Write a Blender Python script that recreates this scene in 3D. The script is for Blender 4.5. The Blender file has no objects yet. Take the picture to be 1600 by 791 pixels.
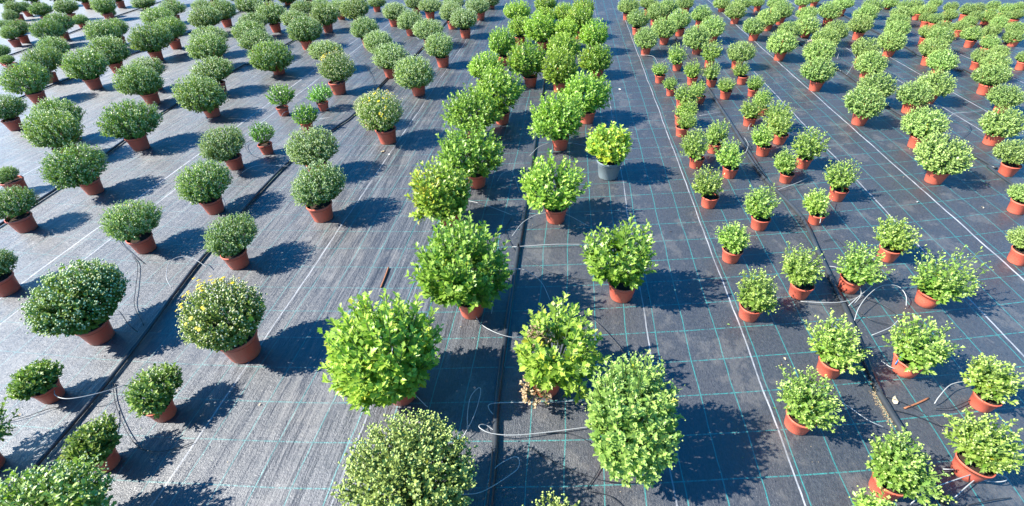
import bpy, math, random
import numpy as np
from mathutils import Vector, Matrix

# ---------------------------------------------------------------- camera, sky, sun, exposure
W, Hh = 1600.0, 791.0
FPX = 733.0
PITCH, YAW, ROLL = (math.radians(a) for a in (38.15, 7.5, 2.6))
CAMH = 2.8

def cam_rows():
    cp, sp = math.cos(PITCH), math.sin(PITCH)
    f = np.array([0, cp, -sp]); r = np.array([1., 0, 0]); d = np.array([0, -sp, -cp])
    cy, sy = math.cos(YAW), math.sin(YAW)
    Rz = np.array([[cy, -sy, 0], [sy, cy, 0], [0, 0, 1.]])
    f, r, d = Rz @ f, Rz @ r, Rz @ d
    cr, sr = math.cos(ROLL), math.sin(ROLL)
    return np.array([cr*r + sr*d, -sr*r + cr*d, f])
CM = cam_rows()

scene = bpy.context.scene
cd = bpy.data.cameras.new("camera"); cam = bpy.data.objects.new("camera", cd)
scene.collection.objects.link(cam)
r_, d_, f_ = CM
cam.matrix_world = Matrix(((r_[0], -d_[0], -f_[0], 0), (r_[1], -d_[1], -f_[1], 0), (r_[2], -d_[2], -f_[2], CAMH), (0, 0, 0, 1)))
cd.sensor_width = 36.0; cd.sensor_fit = 'HORIZONTAL'; cd.lens = FPX / W * 36.0
cd.clip_start = 0.02; cd.clip_end = 2000
scene.camera = cam
scene.render.resolution_x = 1024; scene.render.resolution_y = 506

SUN_EL = math.radians(42); SHADOW_AZ = math.radians(13)
wd = bpy.data.worlds.new("World"); scene.world = wd; wd.use_nodes = True
nt = wd.node_tree; bg = nt.nodes['Background']
sky = nt.nodes.new('ShaderNodeTexSky'); sky.sky_type = 'NISHITA'; sky.sun_disc = False
sky.sun_elevation = SUN_EL
sky.sun_rotation = math.radians(-103)
sky.air_density = 1.0; sky.dust_density = 0.3; sky.ozone_density = 4.0
hs = nt.nodes.new('ShaderNodeHueSaturation'); hs.inputs['Saturation'].default_value = 1.5
nt.links.new(sky.outputs[0], hs.inputs['Color']); nt.links.new(hs.outputs[0], bg.inputs[0]); bg.inputs[1].default_value = 0.115
sl = bpy.data.lights.new("sun", 'SUN'); sl.energy = 5.0; sl.angle = math.radians(0.53); sl.color = (1.0, 0.965, 0.90)
so = bpy.data.objects.new("sun", sl); scene.collection.objects.link(so)
ld = Vector((math.cos(SHADOW_AZ)*math.cos(SUN_EL), math.sin(SHADOW_AZ)*math.cos(SUN_EL), -math.sin(SUN_EL)))
so.rotation_euler = ld.to_track_quat('-Z', 'Y').to_euler(); so.location = (-4, -1, 6)
scene.view_settings.view_transform = 'Standard'; scene.view_settings.look = 'None'
scene.view_settings.exposure = 1.5; scene.view_settings.gamma = 1.0
scene.render.engine = 'CYCLES'

# ---------------------------------------------------------------- photo pixel <-> ground
def ray(px, py):
    return CM.T @ np.array([(px - W/2)/FPX, (py - Hh/2)/FPX, 1.0])
def ground(px, py, z=0.0):
    d = ray(px, py); t = (z - CAMH)/d[2]
    return np.array([d[0]*t, d[1]*t]), t
def project(x, y, z):
    c = CM @ np.array([x, y, z - CAMH])
    return np.array([W/2 + FPX*c[0]/c[2], Hh/2 + FPX*c[1]/c[2]]), c[2]

# ---------------------------------------------------------------- helpers
COL = scene.collection
def link(o, parent=None):
    COL.objects.link(o)
    if parent is not None: o.parent = parent
    return o
def tag(o, label=None, cat=None, group=None, kind=None):
    if label: o['label'] = label
    if cat: o['category'] = cat
    if group: o['group'] = group
    if kind: o['kind'] = kind
    return o
def empty(name, loc, rz=0.0):
    o = bpy.data.objects.new(name, None); o.empty_display_size = 0.1
    o.location = loc; o.rotation_euler = (0, 0, rz); return link(o)
def mesh_np(name, V, F, mats, attrs=None, smooth=False, mi=None):
    """V (n,3), F list/array of faces all with k corners (or list of arrays)"""
    me = bpy.data.meshes.new(name)
    V = np.asarray(V, np.float32)
    groups = F if isinstance(F, list) else [F]
    groups = [np.asarray(g, np.int32) for g in groups if len(g)]
    loops = np.concatenate([g.ravel() for g in groups])
    tot = np.concatenate([np.full(len(g), g.shape[1], np.int32) for g in groups])
    start = np.concatenate([[0], np.cumsum(tot)[:-1]]).astype(np.int32)
    me.vertices.add(len(V)); me.vertices.foreach_set('co', V.ravel())
    me.loops.add(len(loops)); me.loops.foreach_set('vertex_index', loops)
    me.polygons.add(len(tot)); me.polygons.foreach_set('loop_start', start); me.polygons.foreach_set('loop_total', tot)
    if smooth: me.polygons.foreach_set('use_smooth', np.ones(len(tot), bool))
    for m in mats: me.materials.append(m)
    if mi is not None: me.polygons.foreach_set('material_index', np.asarray(mi, np.int32))
    if attrs:
        for k, a in attrs.items():
            at = me.attributes.new(k, 'FLOAT', 'POINT'); at.data.foreach_set('value', np.asarray(a, np.float32))
    me.update(calc_edges=True); me.validate()
    return me

# ---------------------------------------------------------------- materials
class NB:
    def __init__(s, name):
        s.m = bpy.data.materials.new(name); s.m.use_nodes = True; s.t = s.m.node_tree
        s.b = s.t.nodes['Principled BSDF']; s.out = s.t.nodes['Material Output']
    def n(s, typ, **kw):
        q = s.t.nodes.new(typ)
        for k, v in kw.items(): setattr(q, k, v)
        return q
    def l(s, a, b): s.t.links.new(a, b)
    def math(s, op, a, b=None, c=None, clamp=False):
        q = s.n('ShaderNodeMath', operation=op); q.use_clamp = clamp
        for i, v in enumerate((a, b, c)):
            if v is None: continue
            if isinstance(v, (int, float)): q.inputs[i].default_value = v
            else: s.l(v, q.inputs[i])
        return q.outputs[0]
    def mix(s, fac, a, b, typ='MIX'):
        q = s.n('ShaderNodeMix', data_type='RGBA', blend_type=typ)
        for sock, v in ((q.inputs[0], fac), (q.inputs[6], a), (q.inputs[7], b)):
            if isinstance(v, (int, float)): sock.default_value = v
            elif isinstance(v, tuple): sock.default_value = (*v, 1.0)
            else: s.l(v, sock)
        return q.outputs[2]
    def noise(s, vec, scale, detail=2.0, rough=0.5):
        q = s.n('ShaderNodeTexNoise'); q.inputs['Scale'].default_value = scale
        q.inputs['Detail'].default_value = detail; q.inputs['Roughness'].default_value = rough
        if vec is not None: s.l(vec, q.inputs['Vector'])
        return q.outputs[0]
    def mapr(s, v, a, b, c, d):
        q = s.n('ShaderNodeMapRange'); s.l(v, q.inputs[0])
        for i, x in zip((1, 2, 3, 4), (a, b, c, d)): q.inputs[i].default_value = x
        return q.outputs[0]
    def scaled(s, vec, sc):
        q = s.n('ShaderNodeVectorMath', operation='MULTIPLY'); s.l(vec, q.inputs[0]); q.inputs[1].default_value = sc
        return q.outputs[0]

def leaf_material(name, dark, light, yellow=(0.45, 0.42, 0.03), spec=0.45, rough=0.42, transl=0.25):
    N = NB(name)
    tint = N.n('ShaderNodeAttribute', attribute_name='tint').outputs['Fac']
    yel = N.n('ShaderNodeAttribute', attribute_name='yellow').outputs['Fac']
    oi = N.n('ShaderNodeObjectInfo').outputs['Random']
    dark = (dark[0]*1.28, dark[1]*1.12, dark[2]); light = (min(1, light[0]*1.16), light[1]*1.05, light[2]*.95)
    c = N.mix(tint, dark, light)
    c = N.mix(yel, c, yellow)
    hsv = N.n('ShaderNodeHueSaturation'); N.l(c, hsv.inputs['Color'])
    N.l(N.mapr(oi, 0, 1, 0.487, 0.507), hsv.inputs['Hue']); N.l(N.mapr(N.math('FRACT', N.math('MULTIPLY', oi, 7.31)), 0, 1, 0.80, 1.18), hsv.inputs['Value'])
    N.l(hsv.outputs[0], N.b.inputs['Base Color'])
    N.b.inputs['Roughness'].default_value = rough; N.b.inputs['Specular IOR Level'].default_value = spec
    tr = N.n('ShaderNodeBsdfTranslucent')
    bright = N.mix(1.0, hsv.outputs[0], (1.25, 1.5, 0.55), 'MULTIPLY'); N.l(bright, tr.inputs[0])
    ms = N.n('ShaderNodeMixShader'); ms.inputs[0].default_value = transl
    N.l(N.b.outputs[0], ms.inputs[1]); N.l(tr.outputs[0], ms.inputs[2]); N.l(ms.outputs[0], N.out.inputs[0])
    return N.m

LEAF = dict(
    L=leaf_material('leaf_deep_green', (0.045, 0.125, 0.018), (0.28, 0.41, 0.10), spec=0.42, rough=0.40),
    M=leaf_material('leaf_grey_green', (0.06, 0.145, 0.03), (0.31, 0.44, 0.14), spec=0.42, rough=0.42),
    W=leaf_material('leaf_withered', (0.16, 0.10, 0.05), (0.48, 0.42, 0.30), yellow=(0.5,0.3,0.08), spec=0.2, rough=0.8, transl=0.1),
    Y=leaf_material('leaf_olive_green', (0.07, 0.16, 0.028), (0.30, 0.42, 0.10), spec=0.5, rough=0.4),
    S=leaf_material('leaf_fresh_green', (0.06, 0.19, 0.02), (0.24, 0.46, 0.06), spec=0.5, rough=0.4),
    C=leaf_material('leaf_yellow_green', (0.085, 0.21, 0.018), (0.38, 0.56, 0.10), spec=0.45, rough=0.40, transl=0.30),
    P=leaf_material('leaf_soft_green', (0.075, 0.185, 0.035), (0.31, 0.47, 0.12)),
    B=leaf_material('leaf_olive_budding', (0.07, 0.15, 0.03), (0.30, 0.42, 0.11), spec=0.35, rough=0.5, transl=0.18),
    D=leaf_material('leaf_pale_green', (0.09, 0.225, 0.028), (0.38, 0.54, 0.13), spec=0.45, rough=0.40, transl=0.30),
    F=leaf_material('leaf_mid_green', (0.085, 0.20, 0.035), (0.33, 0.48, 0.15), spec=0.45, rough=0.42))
def plain(name, col, rough=0.5, spec=0.5, var=0.0, scale=30.0, bump=0.0, metallic=0.0):
    N = NB(name)
    tc = N.n('ShaderNodeTexCoord').outputs['Object']
    nz = N.noise(tc, scale, 4)
    lo = tuple(max(0, c*(1-var)) for c in col); hi = tuple(min(1, c*(1+var)) for c in col)
    N.l(N.mix(nz, lo, hi), N.b.inputs['Base Color'])
    N.b.inputs['Roughness'].default_value = rough; N.b.inputs['Specular IOR Level'].default_value = spec
    N.b.inputs['Metallic'].default_value = metallic
    if bump:
        bp = N.n('ShaderNodeBump'); bp.inputs['Strength'].default_value = bump; bp.inputs['Distance'].default_value = 0.01
        N.l(nz, bp.inputs['Height']); N.l(bp.outputs[0], N.b.inputs['Normal'])
    return N.m
def pot_material(name, col):
    N = NB(name)
    tc = N.n('ShaderNodeTexCoord').outputs['Object']
    oi = N.n('ShaderNodeObjectInfo').outputs['Random']
    dust = N.mapr(N.noise(tc, 14, 5, 0.6), 0.45, 0.75, 0.0, 0.45)
    c = N.mix(oi, tuple(x*0.88 for x in col), tuple(min(1, x*1.1) for x in col))
    c = N.mix(dust, c, (0.40, 0.24, 0.17))
    zz = N.n('ShaderNodeSeparateXYZ'); N.l(tc, zz.inputs[0])
    splash = N.math('MULTIPLY', N.mapr(zz.outputs[2], 0.0, 0.55, 1.0, 0.0), N.mapr(N.noise(tc, 5, 5, 0.7), 0.42, 0.6, 0.0, 1.0))
    c = N.mix(N.math('MULTIPLY', splash, 0.6), c, (0.16, 0.10, 0.07))
    c = N.mix(N.mapr(N.noise(N.scaled(tc, (3, 3, 14)), 2.5, 4, 0.7), 0.60, 0.72, 0.0, 0.35), c, (0.62, 0.30, 0.20))
    N.l(c, N.b.inputs['Base Color']); N.b.inputs['Roughness'].default_value = 0.48
    N.b.inputs['Specular IOR Level'].default_value = 0.4
    return N.m
POT = pot_material('terracotta_plastic', (0.62, 0.11, 0.060))
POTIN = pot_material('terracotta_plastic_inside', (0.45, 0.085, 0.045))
BLACKPOT = plain('charcoal_plastic', (0.16, 0.205, 0.22), 0.45, 0.5, 0.3, 20)
SOIL = plain('potting_soil', (0.045, 0.03, 0.02), 0.95, 0.2, 0.7, 90, 0.6)
STEM = plain('green_stem', (0.12, 0.18, 0.05), 0.6, 0.3, 0.3, 20)
BUDM = {k: plain('bud_' + k, c, 0.5, 0.4, 0.3, 60) for k, c in dict(
    pale=(0.42, 0.50, 0.25), green=(0.36, 0.44, 0.12), cream=(0.52, 0.51, 0.27), pink=(0.42, 0.36, 0.24)).items()}
FLOW = plain('yellow_petal', (0.80, 0.62, 0.04), 0.55, 0.3, 0.25, 50)
HOSE = plain('black_polyethylene_hose', (0.035, 0.04, 0.045), 0.35, 0.5, 0.5, 6)
DRIPSUN = plain('sunlit_black_drip_tubing', (0.34, 0.35, 0.34), 0.4, 0.5, 0.2, 20)  # black tubing; its gloss in the sun is put into the colour as grey
DRIPB = plain('black_drip_tubing', (0.02, 0.022, 0.025), 0.4, 0.5, 0.3, 20)
BLUE = plain('blue_plastic', (0.02, 0.22, 0.55), 0.4, 0.5, 0.1)

# ---------------------------------------------------------------- ground cloth
def ground_material():
    N = NB('woven_ground_cover')
    pos = N.n('ShaderNodeNewGeometry').outputs['Position']
    sx = N.n('ShaderNodeSeparateXYZ'); N.l(pos, sx.inputs[0])
    X, Y = sx.outputs[0], sx.outputs[1]
    wob2 = N.math('MULTIPLY', N.math('SUBTRACT', N.noise(N.scaled(pos, (1.5, 1.3, 1)), 1.0, 3), 0.5), 0.045)
    wob = N.math('MULTIPLY', N.math('SUBTRACT', N.noise(N.scaled(pos, (0.6, 0.5, 1)), 1.0, 2), 0.5), 0.05)
    Xw = N.math('ADD', N.math('ADD', X, wob), wob2)
    # yarn streaks that run with the rows
    st1 = N.noise(N.scaled(pos, (210, 22.0, 1)), 1.0, 4, 0.75)
    st2 = N.noise(N.scaled(pos, (26, 1.6, 1)), 1.0, 5, 0.65)
    st3 = N.noise(N.scaled(pos, (55, 45, 1)), 1.0, 3, 0.7)
    big = N.noise(N.scaled(pos, (0.9, 0.45, 1)), 1.0, 3, 0.6)
    fine = N.mapr(N.math('ADD', N.math('MULTIPLY', st1, 0.6), N.math('MULTIPLY', st3, 0.4)), 0.35, 0.65, 0.0, 1.0)
    base = N.mix(fine, (0.018, 0.021, 0.027), (0.078, 0.082, 0.086))
    base = N.mix(N.mapr(big, 0.45, 0.7, 0.0, 0.35), base, (0.075, 0.062, 0.052))
    base = N.mix(N.mapr(st2, 0.55, 0.8, 0.0, 0.25), base, (0.10, 0.095, 0.09))
    # dust spots
    sp = N.noise(N.scaled(pos, (16, 11, 1)), 1.0, 5, 0.75)
    base = N.mix(N.mapr(sp, 0.66, 0.78, 0.0, 0.55), base, (0.26, 0.23, 0.19))
    # lengthwise tracer yarns, 23 cm apart
    def lines(v, spacing, offset, width, soft=0.0025):
        a = N.math('ABSOLUTE', N.math('SUBTRACT', N.math('FRACT', N.math('DIVIDE', N.math('SUBTRACT', v, offset - spacing/2), spacing)), 0.5))
        return N.mapr(N.math('MULTIPLY', a, spacing), width/2, width/2 + soft, 1.0, 0.0)
    lx = lines(Xw, 0.2305, 0.303, 0.0040)
    # crosswise yarns: skewed a little and bowed, 29.5 cm apart
    bow = N.math('ADD', N.math('MULTIPLY', X, 0.112), N.math('MULTIPLY', N.math('MULTIPLY', X, X), 0.016))
    bow = N.math('MINIMUM', bow, 6.0)
    Yw = N.math('ADD', N.math('SUBTRACT', Y, bow), N.math('MULTIPLY', wob, 0.9))
    dash = N.mapr(N.noise(N.scaled(pos, (60, 8, 1)), 1.0, 1), 0.38, 0.50, 0.25, 1.0)
    ly = N.math('MULTIPLY', lines(Yw, 0.2935, 1.33, 0.0052), dash)
    teal = N.mix(st3, (0.015, 0.15, 0.14), (0.05, 0.34, 0.31))
    ln = N.math('MAXIMUM', N.math('MULTIPLY', lx, 0.9), N.math('MULTIPLY', ly, 0.85))
    # worn patches hide the yarns
    ln = N.math('MULTIPLY', N.math('MULTIPLY', N.math('MULTIPLY', ln, N.mapr(sp, 0.35, 0.65, 1.0, 0.6)), N.mapr(big, 0.62, 0.78, 1.0, 0.55)), N.mapr(X, -3.0, -0.6, 0.5, 1.0))
    base = N.mix(ln, base, teal)
    # white marker stripes
    wl = None
    for x, w, s in ((-9.1, .010, .7), (-7.12, .010, .7), (-5.06, .012, .8), (-4.74, .009, .8), (-2.34, .009, .6), (-1.27, .008, .5), (0.70, .007, .65), (1.42, .008, .85),
                    (3.34, .010, .8), (3.93, .012, .95), (5.51, .011, .8), (6.0, .011, .9), (7.3, .011, .9), (9.3, .011, .8)):
        a = N.math('ABSOLUTE', N.math('SUBTRACT', N.math('ADD', X, wob2), x))
        m = N.mapr(a, w/2, w/2 + .002, s, 0.0)
        wl = m if wl is None else N.math('MAXIMUM', wl, m)
    worn = N.mapr(N.noise(N.scaled(pos, (9, 5, 1)), 1.0, 5, 0.7), 0.35, 0.6, 0.35, 1.0)
    base = N.mix(N.math('MULTIPLY', wl, worn), base, (0.44, 0.45, 0.46))
    # dried water marks and soil smears
    sm = N.noise(N.scaled(pos, (2.6, 1.9, 1)), 1.0, 6, 0.72)
    ring = N.math('MULTIPLY', N.mapr(sm, 0.54, 0.60, 0.0, 1.0), N.mapr(sm, 0.60, 0.70, 1.0, 0.25))
    base = N.mix(N.math('MULTIPLY', ring, 0.22), base, (0.22, 0.20, 0.17))
    N.l(base, N.b.inputs['Base Color'])
    rr = N.math('ADD', N.mapr(st2, 0.3, 0.7, 0.34, 0.45), N.mapr(st3, 0.3, 0.7, -0.05, 0.07))
    N.l(rr, N.b.inputs['Roughness']); N.b.inputs['Specular IOR Level'].default_value = 0.7
    N.b.inputs['IOR'].default_value = 1.6; N.b.inputs['Anisotropic'].default_value = 0.8
    tg = N.n('ShaderNodeCombineXYZ'); tg.inputs[1].default_value = 1.0; N.l(tg.outputs[0], N.b.inputs['Tangent'])
    # bump: yarns + folds
    h1 = N.math('MULTIPLY', st1, 0.0022)
    h2 = N.math('MULTIPLY', N.noise(N.scaled(pos, (8, 0.8, 1)), 1.0, 4, 0.55), 0.036)
    h3 = N.math('MULTIPLY', N.noise(N.scaled(pos, (110, 70, 1)), 1.0, 3, 0.7), 0.0042)
    leftw = N.math('MULTIPLY', N.mapr(X, -1.1, -0.4, 1.0, 0.15), N.mapr(X, -3.6, -2.4, 0.45, 1.0))
    h4 = N.math('MULTIPLY', N.noise(N.scaled(pos, (3.0, 5.0, 1)), 1.0, 4, 0.6), 0.012)
    hh = N.math('ADD', N.math('ADD', N.math('ADD', h1, h3), h4), N.math('MULTIPLY', h2, leftw))
    bp = N.n('ShaderNodeBump'); bp.inputs['Strength'].default_value = 0.85; bp.inputs['Distance'].default_value = 1.0
    N.l(hh, bp.inputs['Height']); N.l(bp.outputs[0], N.b.inputs['Normal'])
    return N.m

def build_ground():
    xs = np.unique(np.concatenate([np.linspace(-8, 8, 161), np.linspace(-40, 40, 33), np.linspace(-400, 400, 17)]))
    ys = np.unique(np.concatenate([np.linspace(-2, 12, 57), np.linspace(-30, 60, 31), np.linspace(-400, 400, 17)]))
    XX, YY = np.meshgrid(xs, ys)
    ZZ = 0.004*np.sin(XX*9.3 + np.sin(YY*.7)) * np.exp(-((XX+2)/2.2)**2) * (0.5+0.5*np.sin(YY*0.8+XX))
    ZZ = np.where((np.abs(XX) < 8) & (YY > -2) & (YY < 12), ZZ, 0)
    V = np.stack([XX.ravel(), YY.ravel(), ZZ.ravel()], 1)
    nx, ny = len(xs), len(ys)
    i = np.arange(nx-1)[None, :] + np.arange(ny-1)[:, None]*nx
    F = np.stack([i, i+1, i+nx+1, i+nx], -1).reshape(-1, 4)
    me = mesh_np('ground', V, F, [ground_material()], smooth=True)
    o = link(bpy.data.objects.new('ground', me)); tag(o, kind='structure')
build_ground()

# ---------------------------------------------------------------- tubes
def tube_mesh(name, pts, r, mat, sides=8, cap=True):
    P = np.array(pts, float); n = len(P)
    T = np.gradient(P, axis=0); T /= np.linalg.norm(T, axis=1, keepdims=True) + 1e-9
    up = np.array([0, 0, 1.0]); V = []
    a = np.linspace(0, 2*math.pi, sides, endpoint=False)
    for p, t in zip(P, T):
        s = np.cross(t, up)
        if np.linalg.norm(s) < 1e-3: s = np.array([1., 0, 0])
        s /= np.linalg.norm(s); u = np.cross(s, t)
        V.append(p + r*(np.cos(a)[:, None]*s + np.sin(a)[:, None]*u))
    V = np.concatenate(V)
    k = np.arange(sides); F = []
    for i in range(n-1):
        F.append(np.stack([i*sides+k, i*sides+(k+1) % sides, (i+1)*sides+(k+1) % sides, (i+1)*sides+k], 1))
    groups = [np.concatenate(F)]
    if cap: groups.append(np.array([k[::-1], (n-1)*sides+k]))
    return mesh_np(name, V, groups, [mat], smooth=True)
def spline(P, per=8):
    P = [np.array(p, float) for p in P]
    P = [2*P[0]-P[1]] + P + [2*P[-1]-P[-2]]; out = []
    for i in range(1, len(P)-2):
        for j in range(per):
            t = j/per; a, b, c, d = P[i-1], P[i], P[i+1], P[i+2]
            out.append(0.5*((2*b)+(-a+c)*t+(2*a-5*b+4*c-d)*t*t+(-a+3*b-3*c+d)*t**3))
    out.append(P[-2]); return np.array(out)

HOSES = [  # x control (y, x)
    ([(4, -13.2), (10, -13.2), (15, -14.0), (24, -14.6)], 'black irrigation hose farthest to the left, running through the corner bed'),
    ([(3, -10.0), (9, -10.05), (13, -9.98), (17, -10.1), (30, -10.2)], 'black irrigation hose second from the left, between dark green mounds'),
    ([(1.5, -6.2), (4.2, -6.25), (5.9, -6.5), (7.1, -6.69), (9.4, -6.75), (11.3, -6.6), (26, -6.6)], 'black irrigation hose third from the left, under the dark green domes'),
    ([(-1, -3.2), (1.57, -3.27), (3.3, -3.51), (5.2, -3.62), (6.4, -3.43), (7, -3.34), (8.9, -3.35), (10.9, -3.21), (26, -3.2)], 'black irrigation hose on the glaring cloth just left of the yellow-flowering mounds'),
    ([(-1, -0.32), (1.2, -0.35), (2, -0.40), (3.5, -0.41), (6, -0.40), (26, -0.4)], 'black irrigation hose down the centre between the big leafy plants'),
    ([(-1, 2.2), (1.8, 2.17), (2.2, 2.18), (2.9, 2.29), (3.7, 2.38), (4.1, 2.43), (4.4, 2.43), (5, 2.33), (5.7, 2.30), (6.8, 2.34), (26, 2.34)], 'black irrigation hose between the young pale plants right of centre'),
    ([(1, 4.95), (5.1, 4.90), (5.5, 4.97), (7.0, 4.76), (7.4, 4.75), (8.8, 4.79), (10.9, 4.75), (26, 4.8)], 'black irrigation hose second from the right among round green domes'),
    ([(2, 6.6), (8.8, 6.8), (9, 6.71), (9.9, 6.53), (12, 6.6), (26, 6.6)], 'black irrigation hose farthest to the right under the crowded plants')]
for pts, lab in HOSES:
    P = spline([(x, y, 0.021) for y, x in pts], 10)
    o = link(bpy.data.objects.new('irrigation_hose', tube_mesh('irrigation_hose', P, 0.019 if abs(P[0][0]) < 3 else 0.015, HOSE, 10)))
    tag(o, lab, 'hose', 'irrigation hoses along the rows')

# ---------------------------------------------------------------- leaves and crowns
def leaf_template(kind):
    if kind == 'lobed':
        st = [(0.0, .02), (.15, .05), (.24, .23), (.33, .12), (.46, .40), (.56, .16), (.68, .25), (.78, .09), (1.0, .0)]
    elif kind == 'mid':
        st = [(0.0, .03), (.25, .26), (.36, .20), (.58, .36), (.68, .22), (1.0, .0)]
    else:
        st = [(0.0, .04), (.35, .27), (.65, .26), (1.0, .0)]
    V = []; F = []
    for t, w in st:
        z = -0.22*t*t
        V += [(-w, t + w*.38, z + w*.34), (0, t, z), (w, t + w*.38, z + w*.34)]
    n = len(st)
    for i in range(n-1):
        a = 3*i; b = 3*(i+1)
        F += [(a, a+1, b+1, b), (a+1, a+2, b+2, b+1)]
    return np.array(V), np.array(F)
LT = {k: leaf_template(k) for k in ('lobed', 'mid', 'small')}

def norm(v): return v/(np.linalg.norm(v, axis=-1, keepdims=True) + 1e-9)

def crown(kind, R, seed, shoots, per, size, leaf, lump=0.12, low=-0.35, span=(0.5, 1.0), base=None,
          buds=None, bud_r=0.006, bud_n=3, flowers=0.0, tilt=0.55, uneven=0.05, yellow=0.0, yellow_dir=None, tips=None, keep=None, fl_dir=None, dense=False):
    """returns (foliage mesh, bud mesh or None, flower mesh or None); centre of crown at the origin"""
    rng = np.random.default_rng(seed)
    R = np.array(R, float)
    if base is None: base = -R[2]*0.95
    i = np.arange(shoots) + 0.5
    cz = 1 - (1 - low)*i/shoots; ph = i*2.39996 + seed
    sr = np.sqrt(np.clip(1-cz**2, 0, 1))
    D = np.stack([sr*np.cos(ph), sr*np.sin(ph), cz], 1) + rng.normal(0, 0.09, (shoots, 3)); D = norm(D)
    K = rng.normal(0, 1, (5, 3))*2.2; pp = rng.uniform(0, 6.28, 5)
    lum = sum(np.sin(D @ K[j] + pp[j]) for j in range(5))/5
    rad = 1 + lump*lum*1.6 + rng.normal(0, uneven, shoots)
    tip = D*R*rad[:, None]
    if tips is not None:
        extra = np.array(tips, float); tip = np.concatenate([tip, extra])
    if keep is not None:
        m = keep(tip); tip = tip[m]
    ns = len(tip)
    root = np.stack([tip[:, 0]*0.15, tip[:, 1]*0.15, np.full(ns, base)], 1)
    mid = root*0.45 + tip*0.55; mid[:, 2] -= 0.05*R[2]; mid[:, :2] *= 1.12
    def bez(t):
        t = t[..., None]; return (1-t)**2*root[:, None] + 2*t*(1-t)*mid[:, None] + t*t*tip[:, None]
    t = span[0] + (span[1]-span[0])*(np.linspace(0, 1, per)**0.8)[None, :] + rng.uniform(-.02, .02, (ns, per))
    t = np.clip(t, 0.05, 1.0)
    P = bez(t); T = norm(bez(np.clip(t+.02, 0, 1.02)) - bez(t-.02))
    ang = np.arange(per)[None, :]*2.4 + rng.uniform(0, 6.28, (ns, 1)) + rng.normal(0, .3, (ns, per))
    ref = norm(np.cross(T, np.array([0.3, 0.2, 1.0]))); ref2 = np.cross(T, ref)
    side = np.cos(ang)[..., None]*ref + np.sin(ang)[..., None]*ref2
    u = (t - span[0])/(span[1]-span[0])          # 0 low .. 1 tip
    up = tilt*(1.2 if dense else 1.0) + (0.3 if dense else 0.9)*np.clip(u, 0, 1)**2
    Dl = norm(side + T*up[..., None] + np.array([0, 0, 0.25]) + rng.normal(0, .22, P.shape))
    Nl = norm(T*(1.6 if dense else 1.0) - side*0.45 + np.array([0, 0, 0.55]) + rng.normal(0, .30, P.shape))
    S = size*(1.0 - (0.35 if dense else 0.55)*np.clip(u, 0, 1)**1.5)*rng.uniform(0.7, 1.25, (ns, per))
    P, Dl, Nl, S, u = P.reshape(-1, 3), Dl.reshape(-1, 3), Nl.reshape(-1, 3), S.ravel(), u.ravel()
    # drop leaves that hang far outside
    x = norm(np.cross(Dl, Nl)); z = np.cross(x, Dl)
    LV, LF = LT[leaf]
    wv = rng.uniform(0.72, 1.0, len(P)); curl = rng.uniform(-.4, 1.6, len(P))
    V = P[:, None] + S[:, None, None]*(LV[None, :, 0:1]*wv[:, None, None]*x[:, None] + LV[None, :, 1:2]*Dl[:, None] + (LV[None, :, 2:3]*curl[:, None, None])*z[:, None])
    nl, nv = len(P), len(LV)
    F = (LF[None] + (np.arange(nl)*nv)[:, None, None]).reshape(-1, 4)
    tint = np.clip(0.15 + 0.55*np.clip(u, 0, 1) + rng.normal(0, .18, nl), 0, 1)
    yl = np.zeros(nl)
    if yellow:
        w = np.full(nl, yellow)
        if yellow_dir is not None: w = yellow*np.clip(norm(P/R) @ norm(np.array(yellow_dir, float)) - .3, 0, 1)*3
        yl = (rng.uniform(0, 1, nl) < w)*rng.uniform(.3, .95, nl)
    else:
        yl = (rng.uniform(0, 1, nl) < 0.006)*rng.uniform(.3, .9, nl)
    mats = [LEAF[kind], STEM]
    # stems
    tt = np.linspace(0, 0.97, 5); Q = bez(np.repeat(tt[None], ns, 0))
    a3 = np.array([0, 2.09, 4.19]); rr = size*0.03 + 0.0012
    off = np.stack([np.cos(a3), np.sin(a3), 0*a3], 1)*rr
    SV = (Q[:, :, None] + off[None, None]).reshape(-1, 3)
    SF = []
    for j in range(4):
        for k in range(3):
            b0 = np.arange(ns)*15
            SF.append(np.stack([b0+j*3+k, b0+j*3+(k+1) % 3, b0+(j+1)*3+(k+1) % 3, b0+(j+1)*3+k], 1))
    SF = np.concatenate(SF) + nl*nv
    nF = len(F)
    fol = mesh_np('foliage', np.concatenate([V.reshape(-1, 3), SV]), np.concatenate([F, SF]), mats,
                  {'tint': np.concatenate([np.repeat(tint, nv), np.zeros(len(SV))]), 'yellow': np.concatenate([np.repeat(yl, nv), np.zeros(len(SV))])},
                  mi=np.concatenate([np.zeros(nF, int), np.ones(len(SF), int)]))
    bm = fm = None
    OV = np.array([(1, 0, 0), (0, 1, 0), (-1, 0, 0), (0, -1, 0), (0, 0, 1.1), (0, 0, -1.1), ])
    OF = np.array([(0, 1, 4), (1, 2, 4), (2, 3, 4), (3, 0, 4), (1, 0, 5), (2, 1, 5), (3, 2, 5), (0, 3, 5)])
    if buds:
        c = np.repeat(tip, bud_n, 0) + rng.normal(0, size*(0.34 if dense else .16), (ns*bud_n, 3)) + norm(np.repeat(tip, bud_n, 0))*size*0.25
        ok = (c[:, 2] > -0.35*R[2]); c = c[ok]
        s = bud_r*rng.uniform(.6, 1.25, len(c))
        BV = c[:, None] + OV[None]*s[:, None, None]
        BF = (OF[None] + (np.arange(len(c))*6)[:, None, None]).reshape(-1, 3)
        bm = mesh_np('buds', BV.reshape(-1, 3), BF, [BUDM[buds]], smooth=True)
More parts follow.
